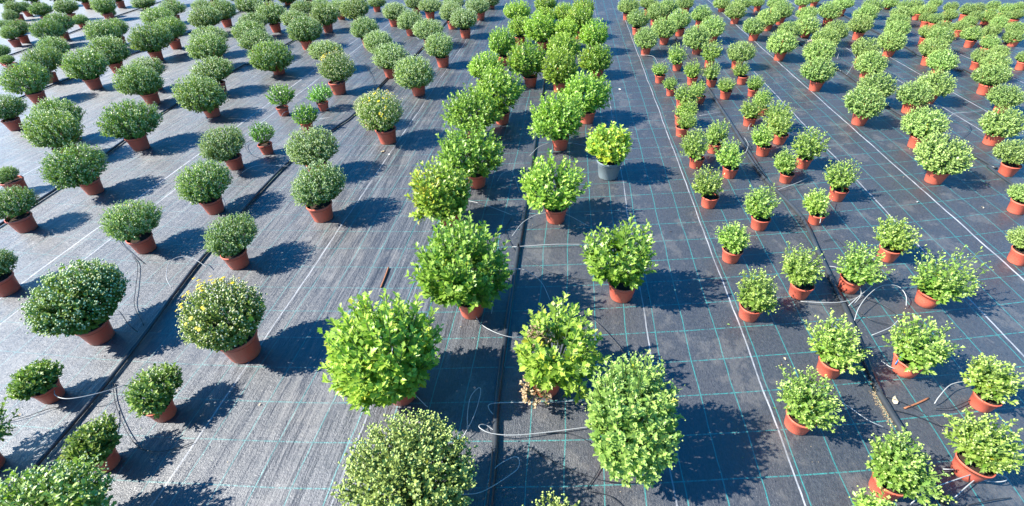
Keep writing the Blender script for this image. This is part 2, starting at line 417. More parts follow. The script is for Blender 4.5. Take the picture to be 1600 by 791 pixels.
    if flowers:
        w = np.full(ns, flowers)
        if fl_dir is not None:
            w = flowers*np.clip((norm(tip/R) @ norm(np.array(fl_dir, float)) - .45)*3.2, 0.06, 1)
        c = tip[(rng.uniform(0, 1, ns) < w) & (tip[:, 2] > -.1*R[2])]
        c = np.concatenate([c + rng.normal(0, .012, c.shape), c + rng.normal(0, .02, c.shape)])
        nrm = norm(c + np.array([0, 0, .25])); c = c + nrm*size*.55
        pv = []; pf = []; q = 0
        for p, nn in zip(c, nrm):
            a = norm(np.cross(nn, [0.2, .9, .1])); b = np.cross(nn, a); s = rng.uniform(.011, .019)
            for ring, (rr_, zz_) in enumerate(((1.0, .15), (.68, .35))):
                for k in range(10):
                    th = k*.628 + ring*.3
                    d1 = math.cos(th)*a + math.sin(th)*b; e = -math.sin(th)*a + math.cos(th)*b
                    pv += [p + nn*s*zz_*.5, p + s*(d1*rr_*.6 - e*.2 + nn*zz_), p + s*(d1*rr_ + nn*zz_*.8), p + s*(d1*rr_*.6 + e*.2 + nn*zz_)]
                    pf.append((q, q+1, q+2, q+3)); q += 4
        if pf: fm = mesh_np('flowers', np.array(pv), np.array(pf), [FLOW])
    return fol, bm, fm

# ---------------------------------------------------------------- pots
def lathe(name, prof, mats, sides=28, jitter=None, smooth=True, mi=None):
    a = np.linspace(0, 2*math.pi, sides, endpoint=False); V = []
    for r, z in prof: V.append(np.stack([r*np.cos(a), r*np.sin(a), np.full(sides, z)], 1))
    V = np.concatenate(V)
    if jitter is not None: V = jitter(V)
    k = np.arange(sides); F = []; M = []
    for i in range(len(prof)-1):
        F.append(np.stack([i*sides+k, i*sides+(k+1) % sides, (i+1)*sides+(k+1) % sides, (i+1)*sides+k], 1))
        M += [mi[i] if mi else 0]*sides
    caps = np.array([k[::-1]])
    return mesh_np(name, V, [np.concatenate(F), caps], mats, smooth=smooth, mi=M+[0])
# unit pot: rim radius 1
def pot_mesh(name, h, mat, inner):
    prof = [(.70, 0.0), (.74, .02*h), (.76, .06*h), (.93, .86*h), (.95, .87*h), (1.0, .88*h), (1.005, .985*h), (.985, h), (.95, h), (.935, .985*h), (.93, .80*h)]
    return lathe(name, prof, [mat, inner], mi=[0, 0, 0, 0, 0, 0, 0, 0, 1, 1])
POTM = pot_mesh('pot', 1.42, POT, POTIN)
def crumple(V):
    a = np.arctan2(V[:, 1], V[:, 0]); z = V[:, 2]
    k = 1 + (.05*np.sin(a*3+1+z*2) + .06*np.sin(a*7+z*5)*np.clip(np.cos(a+2.2), 0, 1))*np.clip(z, 0, 1.2)
    W_ = V.copy(); W_[:, 0] *= k; W_[:, 1] *= k; return W_
prof_c = [(.70, 0.0), (.76, .06), (.84, .5), (.90, .9), (.94, 1.25), (1.0, 1.27), (1.0, 1.38), (.98, 1.42), (.94, 1.40), (.92, 1.1)]
POTC = lathe('pot', prof_c, [POT, POTIN], sides=48, jitter=crumple, mi=[0]*7+[1]*2)
BPOT = pot_mesh('pot', 1.50, BLACKPOT, BLACKPOT)
def soil_mesh(h):
    rng = np.random.default_rng(5)
    V = [(0, 0, h*.86)]; rings = 5; s = 24
    for i in range(1, rings+1):
        for k in range(s):
            a = 2*math.pi*k/s; r = .938*i/rings
            V.append((r*math.cos(a), r*math.sin(a), h*.84 + rng.normal(0, .018)*(i < rings)))
    F3 = [(0, 1+k, 1+(k+1) % s) for k in range(s)]; F4 = []
    for i in range(rings-1):
        for k in range(s):
            F4.append((1+i*s+k, 1+(i+1)*s+k, 1+(i+1)*s+(k+1) % s, 1+i*s+(k+1) % s))
    return mesh_np('soil', V, [np.array(F3), np.array(F4)], [SOIL])
SOILM = soil_mesh(1.42)

# ---------------------------------------------------------------- plant table: type, crown centre x, y, width, height, pot base x, y in photo pixels
# type, cx, cy, w, h, base x, base y (or None)
L='''19,9,36,20;11,18,30,16;1,29,24,20;33,32,42,28,41,67;10,45,36,20;14,62,34,30,12,102;3,80,24,26;33,3,24,16;61,11,36,24;102,9,46,22;93,29,50,32,104,62;74,45,52,36;125,31,26,22,132,44;161,8,44,26;157,24,30,18,174,27;81,71,58,32;66,93,66,46,84,128;177,41,44,28;160,52,64,38;178,75,72,44,187,113;137,99,78,48,151,138;40,119,78,52,65,161;27,154,66,62,27,202;227,104,66,34;214,129,80,48,241,162;235,60,66,44,248,94;266,43,50,36,277,76;246,27,60,28;266,11,48,22;224,4,44,18,229,15;313,5,36,20;347,15,46,30,357,42;320,28,58,34;328,56,64,30;326,74,70,40;330,109,76,40;311,149,86,58,334,181;391,8,50,24;424,21,52,34,433,50;393,32,48,26;387,48,58,30;399,62,58,32;421,89,66,52,437,115;471,10,42,22;507,23,48,34,514,50;463,30,50,28;476,47,58,38,482,77;554,13,50,32,560,34;589,3,30,18,590,18;450,-8,40,28,451,7;500,1,32,18;528,4,36,18;646,4,30,22,652,21;765,-3,34,28,767,13;87,176,86,50;83,204,102,60;111,256,98,80,150,300;207,186,92,62,222,232;-6,252,40,44;22,312,80,66,44,358;16,386,76,76,14,455;311,271,86,72,338,330;122,463,160,124,160,528;35,575,80,66,85,620;232,595,88,76,260,648;130,678,88,68,170,725;80,778,190,110;-50,690,84,70;5,-5,40,22;48,-8,40,24;84,-10,44,24;128,-8,44,24;180,-10,46,24;262,-12,46,24;330,-12,46,24;372,-9,46,24;416,-10,46,24;478,-12,40,24;552,-12,38,22'''
# dense light-grey green budding tighter domes, left-of-centre rows
M='''570,45,46,34;591,66,50,36;614,89,60,40,612,121;647,114,66,54,655,148;509,80,58,34;618,18,42,28,617,41;640,32,42,30,643,55;669,46,50,28;686,72,48,38,693,104;672,9,38,22,673,30;705,19,38,30;725,30,46,32,728,59;745,10,38,24,751,31;708,3,36,14;486,230,90,58;203,338,92,70,230,390;357,360,82,82,375,414;338,208,72,62,370,262;500,284,84,72,506,341'''
Y='''526,101,62,46,531,146;571,150,44,36;594,172,74,62,607,222;340,475,155,114,385,552'''
S='''440,148,46,36,445,180;500,145,40,28,507,172;478,180,42,38,482,204;408,206,42,36,419,239'''
C='''590,540,178,170,630,618;712,412,136,150,738,488;690,298,95,92,704,350;730,230,105,84,746,290;737,166,88,66;773,132,80,80,785,192;821,93,62,58,829,135;757,95,60,44;785,61,46,44;840,44,56,48,848,78;812,33,40,32;808,12,44,30;852,17,38,28;852,-2,36,24;880,12,34,30;912,4,36,28;905,24,46,38;884,40,44,36;926,53,46,42,930,84;880,68,54,44;929,91,54,50,933,120;877,106,60,62,874,143;917,140,76,64,917,191;873,179,86,78,875,232;952,214,80,66,950,276;856,284,100,96,868,344;968,382,108,110,970,463;878,528,120,150,853,606;990,645,140,195;645,722,220,190;868,822,110,110'''
D='''1059,81,26,38,1057,110;1031,108,24,18,1030,129;1048,126,22,17,1047,149;1082,109,26,24,1080,132;1090,133,24,22,1093,161;1112,80,32,30;1112,110,24,28,1110,135;1158,108,26,20,1158,131;1135,130,28,20,1132,154;1181,127,26,22,1174,150;1074,147,38,28,1064,168;1075,165,34,26,1062,194;1076,180,30,24,1064,212;1082,214,47,58,1086,261;1121,205,36,36,1114,238;1144,232,43,56,1138,276;1176,168,36,28,1169,196;1189,150,28,26,1190,179;1217,172,42,30;1218,194,42,36,1216,224;1194,205,34,46,1190,242;1228,238,36,54,1226,284;1266,222,52,48,1252,261;1103,283,46,44,1106,322;1180,313,50,62,1184,356;1148,366,46,66,1140,406;1314,273,48,44,1305,311;1284,298,40,58,1272,348;1407,354,62,76,1383,404;1350,405,72,68,1323,452;1252,415,62,70,1246,461;1187,452,66,72,1168,495;1476,438,110,82,1444,474;1315,524,86,96,1292,581;1452,525,94,106,1410,580;1565,572,80,82,1530,634;1265,622,94,90,1243,666;1415,716,104,116,1378,766;1550,686,104,100,1507,738;1385,803,74,66'''
F='''982,9,34,22,979,31;997,29,34,26,994,54;1014,5,30,14;1027,19,32,26,1022,39;1045,9,28,24,1039,32;1069,4,28,20,1070,21;1010,60,36,30,1008,86;1038,44,40,28,1037,69;1060,30,36,28,1061,56;1096,22,32,24;1109,41,38,30,1112,66;1088,59,42,34,1088,84;1158,82,44,30,1150,107;1128,5,28,18,1127,18;1149,18,32,24,1147,37;1159,5,32,16;1182,3,24,14,1182,18;1174,40,34,28,1176,63;1199,27,34,26,1198,48;1213,3,30,14;1222,16,34,26,1217,38;1250,1,26,14,1252,16;1270,-2,24,14,1270,11;1233,47,38,24;1221,67,46,36,1216,94;1261,20,34,18;1260,40,40,34,1257,58;1278,110,52,40,1272,141;1280,81,52,34;1291,60,42,30;1306,48,40,34;1297,17,36,26,1291,39;1318,5,36,18;1341,37,38,30,1338,62;1353,22,40,24;1364,9,36,22;1393,65,46,30,1386,88;1402,46,40,26;1404,33,40,20;1408,20,36,18;1353,76,44,32;1361,99,50,38,1351,121;1370,135,60,40;1351,160,62,46,1340,194;1463,131,58,38;1430,147,56,42,1418,176;1472,95,48,34,1463,115;1459,76,46,30;1469,59,46,28;1444,192,70,54,1429,230;1473,241,88,64,1457,284;1395,9,28,16,1386,14;1416,5,26,14;1433,3,26,14;1431,17,28,16,1430,31;1452,12,30,16;1446,28,26,16,1443,43;1465,24,26,14;1486,20,30,16;1488,7,26,14;1463,1,22,14;1452,46,30,20;1476,38,28,18;1497,40,28,18,1495,57;1516,30,28,16;1520,53,36,24,1512,74;1552,44,32,18;1514,11,28,16;1543,28,26,16,1537,38;1564,32,30,18;1528,20,26,14;1531,8,26,14;1550,17,26,14;1554,5,26,14;1571,21,28,14;1575,9,28,14;1592,18,26,14;1594,7,26,14;1590,42,34,22;1550,61,32,22;1580,57,34,20,1580,72;1537,82,34,26;1565,76,32,22;1556,98,48,28;1550,118,56,38,1535,147;1566,148,56,38,1560,176;1568,192,78,44;1577,232,62,56,1570,273;1597,86,30,24,1593,109;1592,298,46,48,1586,331;1594,358,56,62,1588,409'''
TAB=[]
for k,s in (('L',L),('M',M),('Y',Y),('S',S),('C',C),('D',D),('F',F)):
    for r in s.split(';'):
        v=[float(a) for a in r.split(',')]
        if len(v)==4: v+= [None,None]
        TAB.append((k,*v))


ZC = dict(L=.42, M=.38, Y=.47, S=.26, C=.48, D=.28, F=.28)
PR = dict(L=.138, M=.135, Y=.145, S=.095, C=.122, D=.090, F=.107)
NOM = dict(L=(.40, .25), M=(.33, .22), Y=(.33, .23), S=(.20, .16), C=(.31, .28), D=(.155, .17), F=(.25, .18))
random.seed(4)
PROTO = {k: [] for k in 'LMYSCDF'}
for s in range(5):
    PROTO['L'].append(crown('L', (.40, .40, .25), 10+s, 300, 10, .054, 'mid', lump=.10, low=-.5, buds='pale', bud_r=.0085, bud_n=3, uneven=.055, dense=True))
    PROTO['M'].append(crown('M', (.33, .33, .22), 20+s, 300, 10, .044, 'mid', lump=.09, low=-.5, buds='pale', bud_r=.0075, bud_n=3, uneven=.05, dense=True))
for s in range(7):
    PROTO['F'].append(crown('F', (.25, .25, .18), 30+s, 190, 9, .042, 'mid', lump=.07, low=-.5, buds='green', bud_r=.0065, bud_n=2, uneven=.035, dense=True))
    PROTO['D'].append(crown('D', (.155, .155, .17), 40+s, 72, 9, .048, 'mid', lump=.16, low=-.45, buds='green', bud_r=.006, bud_n=2, uneven=.12, span=(.35, 1)))
for s in range(6):
    PROTO['C'].append(crown('C', (.31, .31, .28), 50+s, 150, 12, .070, 'mid', lump=.13, low=-.5, uneven=.06, yellow=(0.12 if s % 3 == 0 else .01), yellow_dir=(-1, -.4, .3)))
for s in range(2):
    PROTO['S'].append(crown('S', (.20, .20, .16), 60+s, 70, 9, .052, 'mid', lump=.14, low=-.4, uneven=.08))
for s in range(3):
    PROTO['Y'].append(crown('Y', (.33, .33, .23), 70+s, 360, 9, .036, 'mid', lump=.06, low=-.5, buds='cream', bud_r=.008, bud_n=2, flowers=.22, fl_dir=(-.5, .3, .8), uneven=.04, dense=True))

PL = []
for idx, (k, cx, cy, w, h, bx, by) in enumerate(TAB):
    if bx is None:
        z = ZC[k]; g, _ = ground(cx, cy, z); off = np.zeros(2)
    else:
        g, _ = ground(bx, by)
        z = min(np.arange(.15, .8, .01), key=lambda q: np.hypot(*(project(g[0], g[1], q)[0]-np.array([cx, cy]))))
        c2, _ = ground(cx, cy, z); off = c2 - g
        m = np.hypot(*off); lim = .06
        if m > lim: off *= lim/m
    _, t = project(g[0], g[1], z)
    R = w/2*t/FPX*math.cos(math.atan((cx-W/2)/FPX)); H2 = h/2*t/FPX   # wide lens stretches things near the sides
    th = math.atan2(CAMH - z, math.hypot(*g))
    rz = math.sqrt(max(H2**2-(R*math.sin(th))**2, 0))/math.cos(th)
    lo, hi = (.72, 1.12) if k in 'CDS' else (.56, .82)
    rz2 = min(max(rz, lo*R), hi*R); ry = R
    if rz > rz2: ry = min(math.sqrt(max(H2**2-(rz2*math.cos(th))**2, R*R*math.sin(th)**2))/math.sin(th), 1.3*R)
    PL.append(dict(i=idx, k=k, x=g[0], y=g[1], z=z, R=R, ry=ry, rz=rz2, off=off, cx=cx, cy=cy, vis=bx is not None))

# near plants given by hand where the crown hides the pot or leaves the frame
def fix(cx, cy, **kw):
    p = min(PL, key=lambda q: abs(q['cx']-cx)+abs(q['cy']-cy)); p.update(kw); return p
fix(80, 778, R=.37, ry=.37, rz=.24, z=.36, y=.74, x=-2.58)
fix(645, 722, R=.35, ry=.35, rz=.30, z=.46, y=1.10)
fix(990, 645, R=.265, ry=.34, rz=.33, z=.48)
fix(-50, 690, x=-3.55, y=1.15, R=.26, ry=.26, rz=.22, z=.36)
fix(952, 214, R=.27, ry=.27, rz=.22, z=.44)
fix(868, 822, R=.20, ry=.2, rz=.16, z=.40)

HERO = {}
def hero(cx, cy, key, **kw):
    p = min(PL, key=lambda q: abs(q['cx']-cx)+abs(q['cy']-cy))
    a = dict(kw); kind = a.pop('kind', p['k']); hq = .92 if kind == 'D' and key == 'D' else .95
    if a.get('dense'): hq = .87
    p['hero'] = crown(kind, (p['R']*hq, p['ry']*hq, p['rz']*.93), 200+p['i'], **a); p['key'] = key
C_ = dict(per=13, leaf='lobed', low=-.55, uneven=.10, lump=.17)
hero(590, 540, 'a', shoots=200, size=.092, yellow=.03, **C_)
hero(712, 412, 'b', shoots=180, size=.088, **C_)
hero(690, 298, 'c', tips=[(-.30,-.16,-.20),(-.27,-.18,-.17),(-.32,-.12,-.22),(-.24,-.20,-.22)], shoots=160, size=.080, yellow=.28, yellow_dir=(-1, -.5, .3), **C_)
hero(730, 230, 'd', shoots=160, size=.078, **C_)
hero(737, 166, 'e', shoots=160, size=.078, **C_)
hero(773, 132, 'f', shoots=160, size=.078, **C_)
hero(873, 179, 'g', shoots=160, size=.078, **C_)
hero(856, 284, 'h', keep=lambda t: ~((np.abs(t[:, 0]-.06) < .06) & (t[:, 2] > 0.15)), shoots=120, size=.082, per=12, leaf='lobed', low=-.5, uneven=.11, lump=.2)
hero(952, 214, 'i', shoots=110, size=.078, per=12, leaf='lobed', low=-.4, uneven=.08, lump=.15, yellow=.35)
hero(968, 382, 'j', keep=lambda t: ~((np.abs(t[:, 0]+.06) < .045) & (t[:, 2] > 0.14)), shoots=105, size=.086, per=12, leaf='lobed', low=-.5, uneven=.12, lump=.2)
hero(878, 528, 'k', keep=lambda t: ~((t[:, 0] < -.02) & (t[:, 0] > -.07) & (t[:, 2] > 0.15)), shoots=85, size=.090, per=12, leaf='lobed', low=-.6, uneven=.15, lump=.26, yellow=.05)
hero(990, 645, 'l', kind='P', shoots=210, size=.064, per=12, leaf='lobed', low=-.65, uneven=.06, lump=.12, buds='green', bud_r=.0045, bud_n=1)
hero(645, 722, 'm', kind='B', dense=True, shoots=420, size=.038, per=10, leaf='mid', low=-.5, uneven=.06, lump=.09, buds='green', bud_r=.0068, bud_n=3)
hero(868, 822, 'n', kind='B', shoots=150, size=.038, per=9, leaf='mid', low=-.4, uneven=.08, lump=.09, buds='green', bud_r=.007, bud_n=3)
hero(80, 778, 'o', dense=True, shoots=330, size=.046, per=10, leaf='mid', low=-.5, uneven=.05, lump=.09, buds='pale', bud_r=.006, bud_n=2)
hero(340, 475, 'p', dense=True, shoots=400, size=.036, per=10, leaf='mid', low=-.6, uneven=.035, lump=.06, buds='cream', bud_r=.0072, bud_n=2, flowers=.42, fl_dir=(-.75, .45, .5))
hero(122, 463, 'q', dense=True, shoots=380, size=.052, per=10, leaf='mid', low=-.6, uneven=.035, lump=.06, buds='pale', bud_r=.0085, bud_n=3)
for (a, b) in ((1187, 452), (1252, 415), (1350, 405), (1315, 524), (1265, 622), (1565, 572), (1407, 354), (1180, 313), (1148, 366), (1284, 298), (1082, 214), (1144, 232), (1228, 238)):
    hero(a, b, 'D', shoots=78, size=.050, per=10, leaf='lobed', low=-.5, uneven=.14, lump=.2, span=(.3, 1), buds='green', bud_r=.0055, bud_n=2)
for (a, b) in ((1476, 438), (1452, 525), (1415, 716), (1550, 686), (1385, 803)):
    hero(a, b, 'D', shoots=88, size=.055, per=10, leaf='lobed', low=-.55, uneven=.18, lump=.26, span=(.3, 1), buds='green', bud_r=.006, bud_n=2)
for p in PL:
    if p['k'] == 'D' and 'hero' in p: p['z'] += .015
for (a, b) in ((35, 575), (232, 595), (130, 678), (-50, 690)):
    hero(a, b, 'L', kind='L', buds='pale', bud_r=.004, bud_n=1, shoots=120, size=.044, per=9, leaf='mid', low=-.45, uneven=.07, lump=.12)

# beds (one hose each) and rows, left to right, used to say which plant is which
BEDS = [(-99, -12.0, 'far left bed'), (-12.0, -8.3, 'second bed from left'), (-8.3, -5.0, 'third bed from left'), (-5.0, -1.9, 'bed left of centre'),
        (-1.9, 1.3, 'centre bed'), (1.3, 3.4, 'bed right of centre'), (3.4, 5.7, 'second bed right of centre'), (5.7, 7.62, 'third bed right of centre'), (7.62, 99, 'far right bed')]
ORD = ['first', 'second', 'third', 'fourth', 'fifth', 'sixth', 'seventh', 'eighth', 'ninth', 'tenth', 'eleventh', 'twelfth', 'thirteenth', 'fourteenth', 'fifteenth']
ROWS = {'far left bed': (-16.6, -15.2, -14.0, -12.8), 'second bed from left': (-11.1, -10.5, -9.3, -8.8), 'third bed from left': (-7.6, -7.1, -6.2, -5.75),
        'bed left of centre': (-4.45, -3.85, -3.05, -2.4), 'centre bed': (-1.2, -.62, -.09, .45), 'bed right of centre': (1.57, 1.99, 2.48, 2.93),
        'second bed right of centre': (3.98, 4.42, 4.95, 5.27), 'third bed right of centre': (5.95, 6.35, 6.82, 7.35), 'far right bed': (7.8, 8.3, 8.8, 9.5)}
for p in PL:
    p['bed'] = next(b for a, c, b in BEDS if a <= p['x'] < c)
    p['row'] = int(np.argmin([abs(p['x']-r) for r in ROWS[p['bed']]]))
groups = {}
for p in PL: groups.setdefault((p['bed'], p['row']), []).append(p)
for key, lst in groups.items():
    lst.sort(key=lambda q: q['y'])
    for n, p in enumerate(lst): p['n'] = n
LOOK = dict(L='dark green domed mum', M='grey green domed mum', Y='yellow-flowering mum', S='small bright green mum', C='big leafy yellow-green mum', D='young pale green mum', F='round mid-green mum')
OWN = {(952, 214): 'yellowish leafy mum in a charcoal pot, the only dark pot in sight',
       (645, 722): 'large budding pale green mound at the bottom edge, left of the centre hose',
       (868, 822): 'budding pale green mum cut off by the bottom edge, right of the centre hose',
       (990, 645): 'tall light green mum hiding its pot, nearest in the rightmost row of the centre bed',
       (590, 540): 'biggest bright green leafy mum, with serrated leaves, lower left of the centre hose',
       (878, 528): 'gappy leafy mum with a withered patch low on its left side, beside centre hose',
       (340, 475): 'large mound of cream buds with yellow flowers on its left, nearest yellow-flowering mum',
       (122, 463): 'very large dark green dome in a terracotta pot near the left edge',
       (690, 298): 'yellow-leaved mum with a low stray branch, behind the third big leafy plant',
       (80, 778): 'dark green mound cut off by the bottom left corner'}
rnd = random.Random(8)
ALLB = []
for p in PL:
    k = p['k']; ang = rnd.uniform(0, 6.28)
    root = empty('potted_chrysanthemum', (p['x'], p['y'], 0.0))
    own = OWN.get((int(p['cx']), int(p['cy'])))
    lab = own or '%s, %s from front, %s row of %s' % (LOOK[k], ORD[p['n']], ORD[p['row']], p['bed'])
    tag(root, lab, 'potted plant', 'potted chrysanthemums standing in rows on the ground cover')
    pr = PR[k]; hk = 1.0
    dark = (int(p['cx']), int(p['cy'])) == (952, 214)
    crumpled = (int(p['cx']), int(p['cy'])) in ((1452, 525), (1550, 686), (1350, 405), (1476, 438))
    if dark: pr = .150
    if k == 'L' and p['y'] < 2 and p['R'] < .28: pr = .088
    elif p['R'] < .75*NOM[k][0]: pr *= .85
    pm = BPOT if dark else (POTC if crumpled else POTM)
    tx, ty = p['off'] if np.hypot(*p['off']) < .03 else p['off']*.5
    po = bpy.data.objects.new('pot', pm); link(po, root); po.scale = (pr, pr, pr); po.rotation_euler = (0, 0, ang)
    sc = bpy.data.objects.new('soil', SOILM); link(sc, root); sc.scale = (pr, pr, pr); sc.location = (0, 0, 0)
    if 'hero' in p:
        tri = p['hero']; s3 = (1, 1, 1); rot = 0.0
    else:
        tri = rnd.choice(PROTO[k]); nr, nz = NOM[k]
        q = dict(L=.93, M=.93, F=1.0, D=1.04).get(k, .94)
        s3 = (p['R']/nr*q, p['ry']/nr*q, p['rz']/nz*q); rot = rnd.uniform(0, 6.28) if k not in 'CY' else rnd.uniform(-.5, .5)
        if abs(p['R']-p['ry']) > .02: rot = rnd.choice((0, math.pi))
    zc = p['z']; lean = (0, 0) if 'hero' in p else (rnd.gauss(0, .06), rnd.gauss(0, .06))
    # keep the crown sitting on its pot
    zc = min(zc, pr*1.42 + p['rz']*.95)
    for nm, me in zip(('foliage', 'buds', 'flowers'), tri):
        if me is None: continue
        o = bpy.data.objects.new(nm, me); link(o, root)
        if nm != 'foliage': o['kind'] = 'stuff'
        o.location = (p['off'][0], p['off'][1], zc); o.scale = s3; o.rotation_euler = (lean[0], lean[1], rot)
    if (int(p['cx']), int(p['cy'])) == (878, 528):
        for q_, (ox, oy, oz), rw in ((0, (-.13, -.16, -.22), .10), (1, (-.10, .02, .10), .07)):
            wm, _, _ = crown('W', (rw, rw, rw*.9), 900+q_, 34, 7, .036, 'mid', lump=.2, uneven=.15, low=-.7)
            o = bpy.data.objects.new('withered_leaves', wm); link(o, root); o['label'] = 'dried brown and grey leaves'
            o.location = (p['off'][0]+ox, p['off'][1]+oy, zc+oz)
    if dark:
        for a in (-2.2, -1.2, -.4):
            m = lathe('drain_hole', [(.012, 0), (.012, .003)], [SOIL], 12)
            h = bpy.data.objects.new('drain_hole', m); link(h, root)
            h.location = (.1125*math.cos(a), .1125*math.sin(a), .018); h.rotation_euler = (0, math.pi/2, a)

# ---------------------------------------------------------------- thin drip tubes: (sunlit grey or plain black, peak height, photo pixels along the tube)
TUBES = '''g,.10:860,470 845,440 820,422 795,423 775,445 768,490
g,.06:738,482 750,505 775,520 800,527 815,525
g,.06:629,591 643,611 668,636
g,.12:724,682 741,649 751,614 748,606 736,619 731,641 730,669
g,.05:939,621 876,628 800,629 767,631 764,639 773,650
g,.05:944,664 850,676 800,680 767,677 750,669 750,664 759,664 772,673
b,.01:850,677 888,677 921,692 938,712 936,733 916,765
b,.01:825,698 876,727 939,750 990,755 1028,749
b,.01:916,767 952,775 977,795
g,.05:717,773 754,768 800,740 811,728 810,716 800,715 775,730 763,752
g,.04:800,386 863,382 911,382
g,.10:800,369 818,347 845,334 881,334 919,353
g,.10:828,243 845,228 876,221 916,228
g,.08:739,271 754,258 779,257
g,.06:777,283 784,272 800,268 812,300
g,.05:711,310 754,319 800,336
g,.12:195,602 152,615 109,623 88,619 85,609 90,599
b,.01:-10,665 38,652 76,639 91,637
b,.01:177,599 180,629 195,669 215,697 243,706 278,700 303,691
g,.12:268,450 260,433 265,410 283,401 303,405 324,418
b,.01:207,400 215,415 212,451 210,478 225,509
b,.06:94,495 121,494 162,485 185,486 200,506 215,519
g,.20:319,311 336,305 349,311 354,326
b,.01:185,357 187,377 207,397 225,412
g,.08:378,270 391,262 410,258 452,260
g,.08:438,186 444,176 458,172
g,.10:389,215 406,213 427,216
g,.06:510,171 528,165 547,164
g,.05:499,186 518,183 537,178
g,.10:238,154 243,148 271,146
g,.10:244,129 253,123 268,124 276,132
g,.30:104,201 114,201 121,207 124,217
g,.08:1296,416 1309,419 1326,433 1342,448 1345,461 1334,476
g,.12:1335,501 1342,481 1357,461 1377,447 1402,447 1415,461 1416,478
g,.08:1377,430 1357,451 1342,463 1326,478
g,.04:1251,471 1288,473 1321,471 1349,461
g,.04:1407,496 1392,511 1362,524
b,.02:1349,466 1382,478 1405,496 1407,506 1397,509 1364,501 1342,488
g,.03:1377,564 1392,574 1405,578
g,.08:1301,619 1331,639 1357,657 1382,668
b,.01:1382,619 1422,634 1463,659 1498,690
b,.01:1392,640 1428,649 1473,667 1498,674
g,.08:1460,631 1468,619 1486,601 1513,596 1524,601
b,.03:1460,639 1491,636 1539,614
g,.10:1422,788 1453,765 1498,748 1539,735
g,.06:1473,733 1529,736 1564,743 1574,749 1561,753 1534,750 1503,741
g,.04:1488,781 1513,758 1536,740
b,.02:1510,790 1554,781 1579,778
g,.04:1215,297 1245,286 1263,278
g,.12:1281,349 1286,331 1301,311
b,.01:1286,377 1306,374 1320,387
g,.03:1093,181 1110,178 1127,175
g,.06:1169,203 1171,196 1178,190
g,.06:1165,239 1169,226 1163,215
g,.08:1035,97 1042,91 1049,85
g,.03:1001,86 1020,88 1028,99
b,.02:1501,219 1516,202 1509,192 1482,190
g,.06:1479,188 1490,178 1510,176 1537,173
b,.02:552,86 572,100 578,114 590,105
g,.05:706,62 718,60 726,58
g,.06:632,66 648,59 655,62
b,.02:404,215 384,225 390,240 410,248
b,.02:180,640 176,660 174,690
b,.02:555,92 575,108 585,135 570,140
b,.01:985,560 930,502 905,500
b,.01:800,340 790,360 800,385 812,400
b,.02:820,402 860,425 905,436 955,440
g,.06:1323,117 1329,108 1335,98
g,.06:1308,92 1310,86 1312,80'''
WHERE = {}
for ln in TUBES.split('\n'):
    hd, pp = ln.split(':'); c, pk = hd.split(','); pk = float(pk)
    px = [tuple(map(float, q.split(','))) for q in pp.split()]
    n = len(px); P = []
    for i, (a, b) in enumerate(px):
        z = .008 + pk*math.sin(math.pi*(i+.5)/n)
        g, _ = ground(a, b, z); P.append((g[0], g[1], z))
    P = spline(P, 7); P[:, 2] = np.maximum(P[:, 2], .005)
    o = link(bpy.data.objects.new('drip_tube', tube_mesh('drip_tube', P, .0029, DRIPSUN if c == 'g' else DRIPB, 6)))
    mx, my = px[n//2]
    # nearest plant names the spot
    best = sorted(PL, key=lambda q: math.hypot(q['x']-P[:, 0].mean(), q['y']-P[:, 1].mean()))[0]
    shape = ('looping' if n >= 6 else ('curved' if n >= 4 else 'short'))
    key = '%s %s drip tube by %s plant, %s row of %s' % (shape, 'pale grey' if c == 'g' else 'black', ORD[best['n']], ORD[best['row']], best['bed'])
    WHERE.setdefault(key, []).append((o, mx, my))
for key, lst in WHERE.items():
    if len(lst) == 1: tag(lst[0][0], key, 'drip tube', 'drip tubes feeding the pots')
    else:
        lst.sort(key=lambda q: q[2])
        for j, (o, _, _) in enumerate(lst):
            w = (['upper', 'lower'] if len(lst) == 2 else ['top', 'middle', 'bottom', 'lowest'])[j]
            tag(o, w + ' ' + key, 'drip tube', 'drip tubes feeding the pots')

# ---------------------------------------------------------------- blue drip emitters at the young plants
for (a, b) in ((1282, 312), (1224, 237), (1322, 419), (1408, 556), (1553, 603), (1447, 500)):
    p = min(PL, key=lambda q: math.hypot(q['cx']-a, q['cy']-b)); g, _ = ground(a, b, .17)
    d = g - np.array([p['x'], p['y']]); d *= min(1, .085/np.hypot(*d))
    root = empty('drip_stake', (p['x']+d[0], p['y']+d[1], .07))
    tag(root, 'blue drip stake in the pot of %s plant, %s row of %s' % (ORD[p['n']], ORD[p['row']], p['bed']), 'drip stake', 'blue drip stakes in the pots')
    link(bpy.data.objects.new('stake', lathe('stake', [(.002, 0), (.004, .02), (.004, .10)], [BLUE], 8)), root)
    hd = link(bpy.data.objects.new('emitter', lathe('emitter', [(.006, 0), (.010, .004), (.010, .022), (.005, .028)], [BLUE], 10)), root); hd.location = (0, 0, .10)

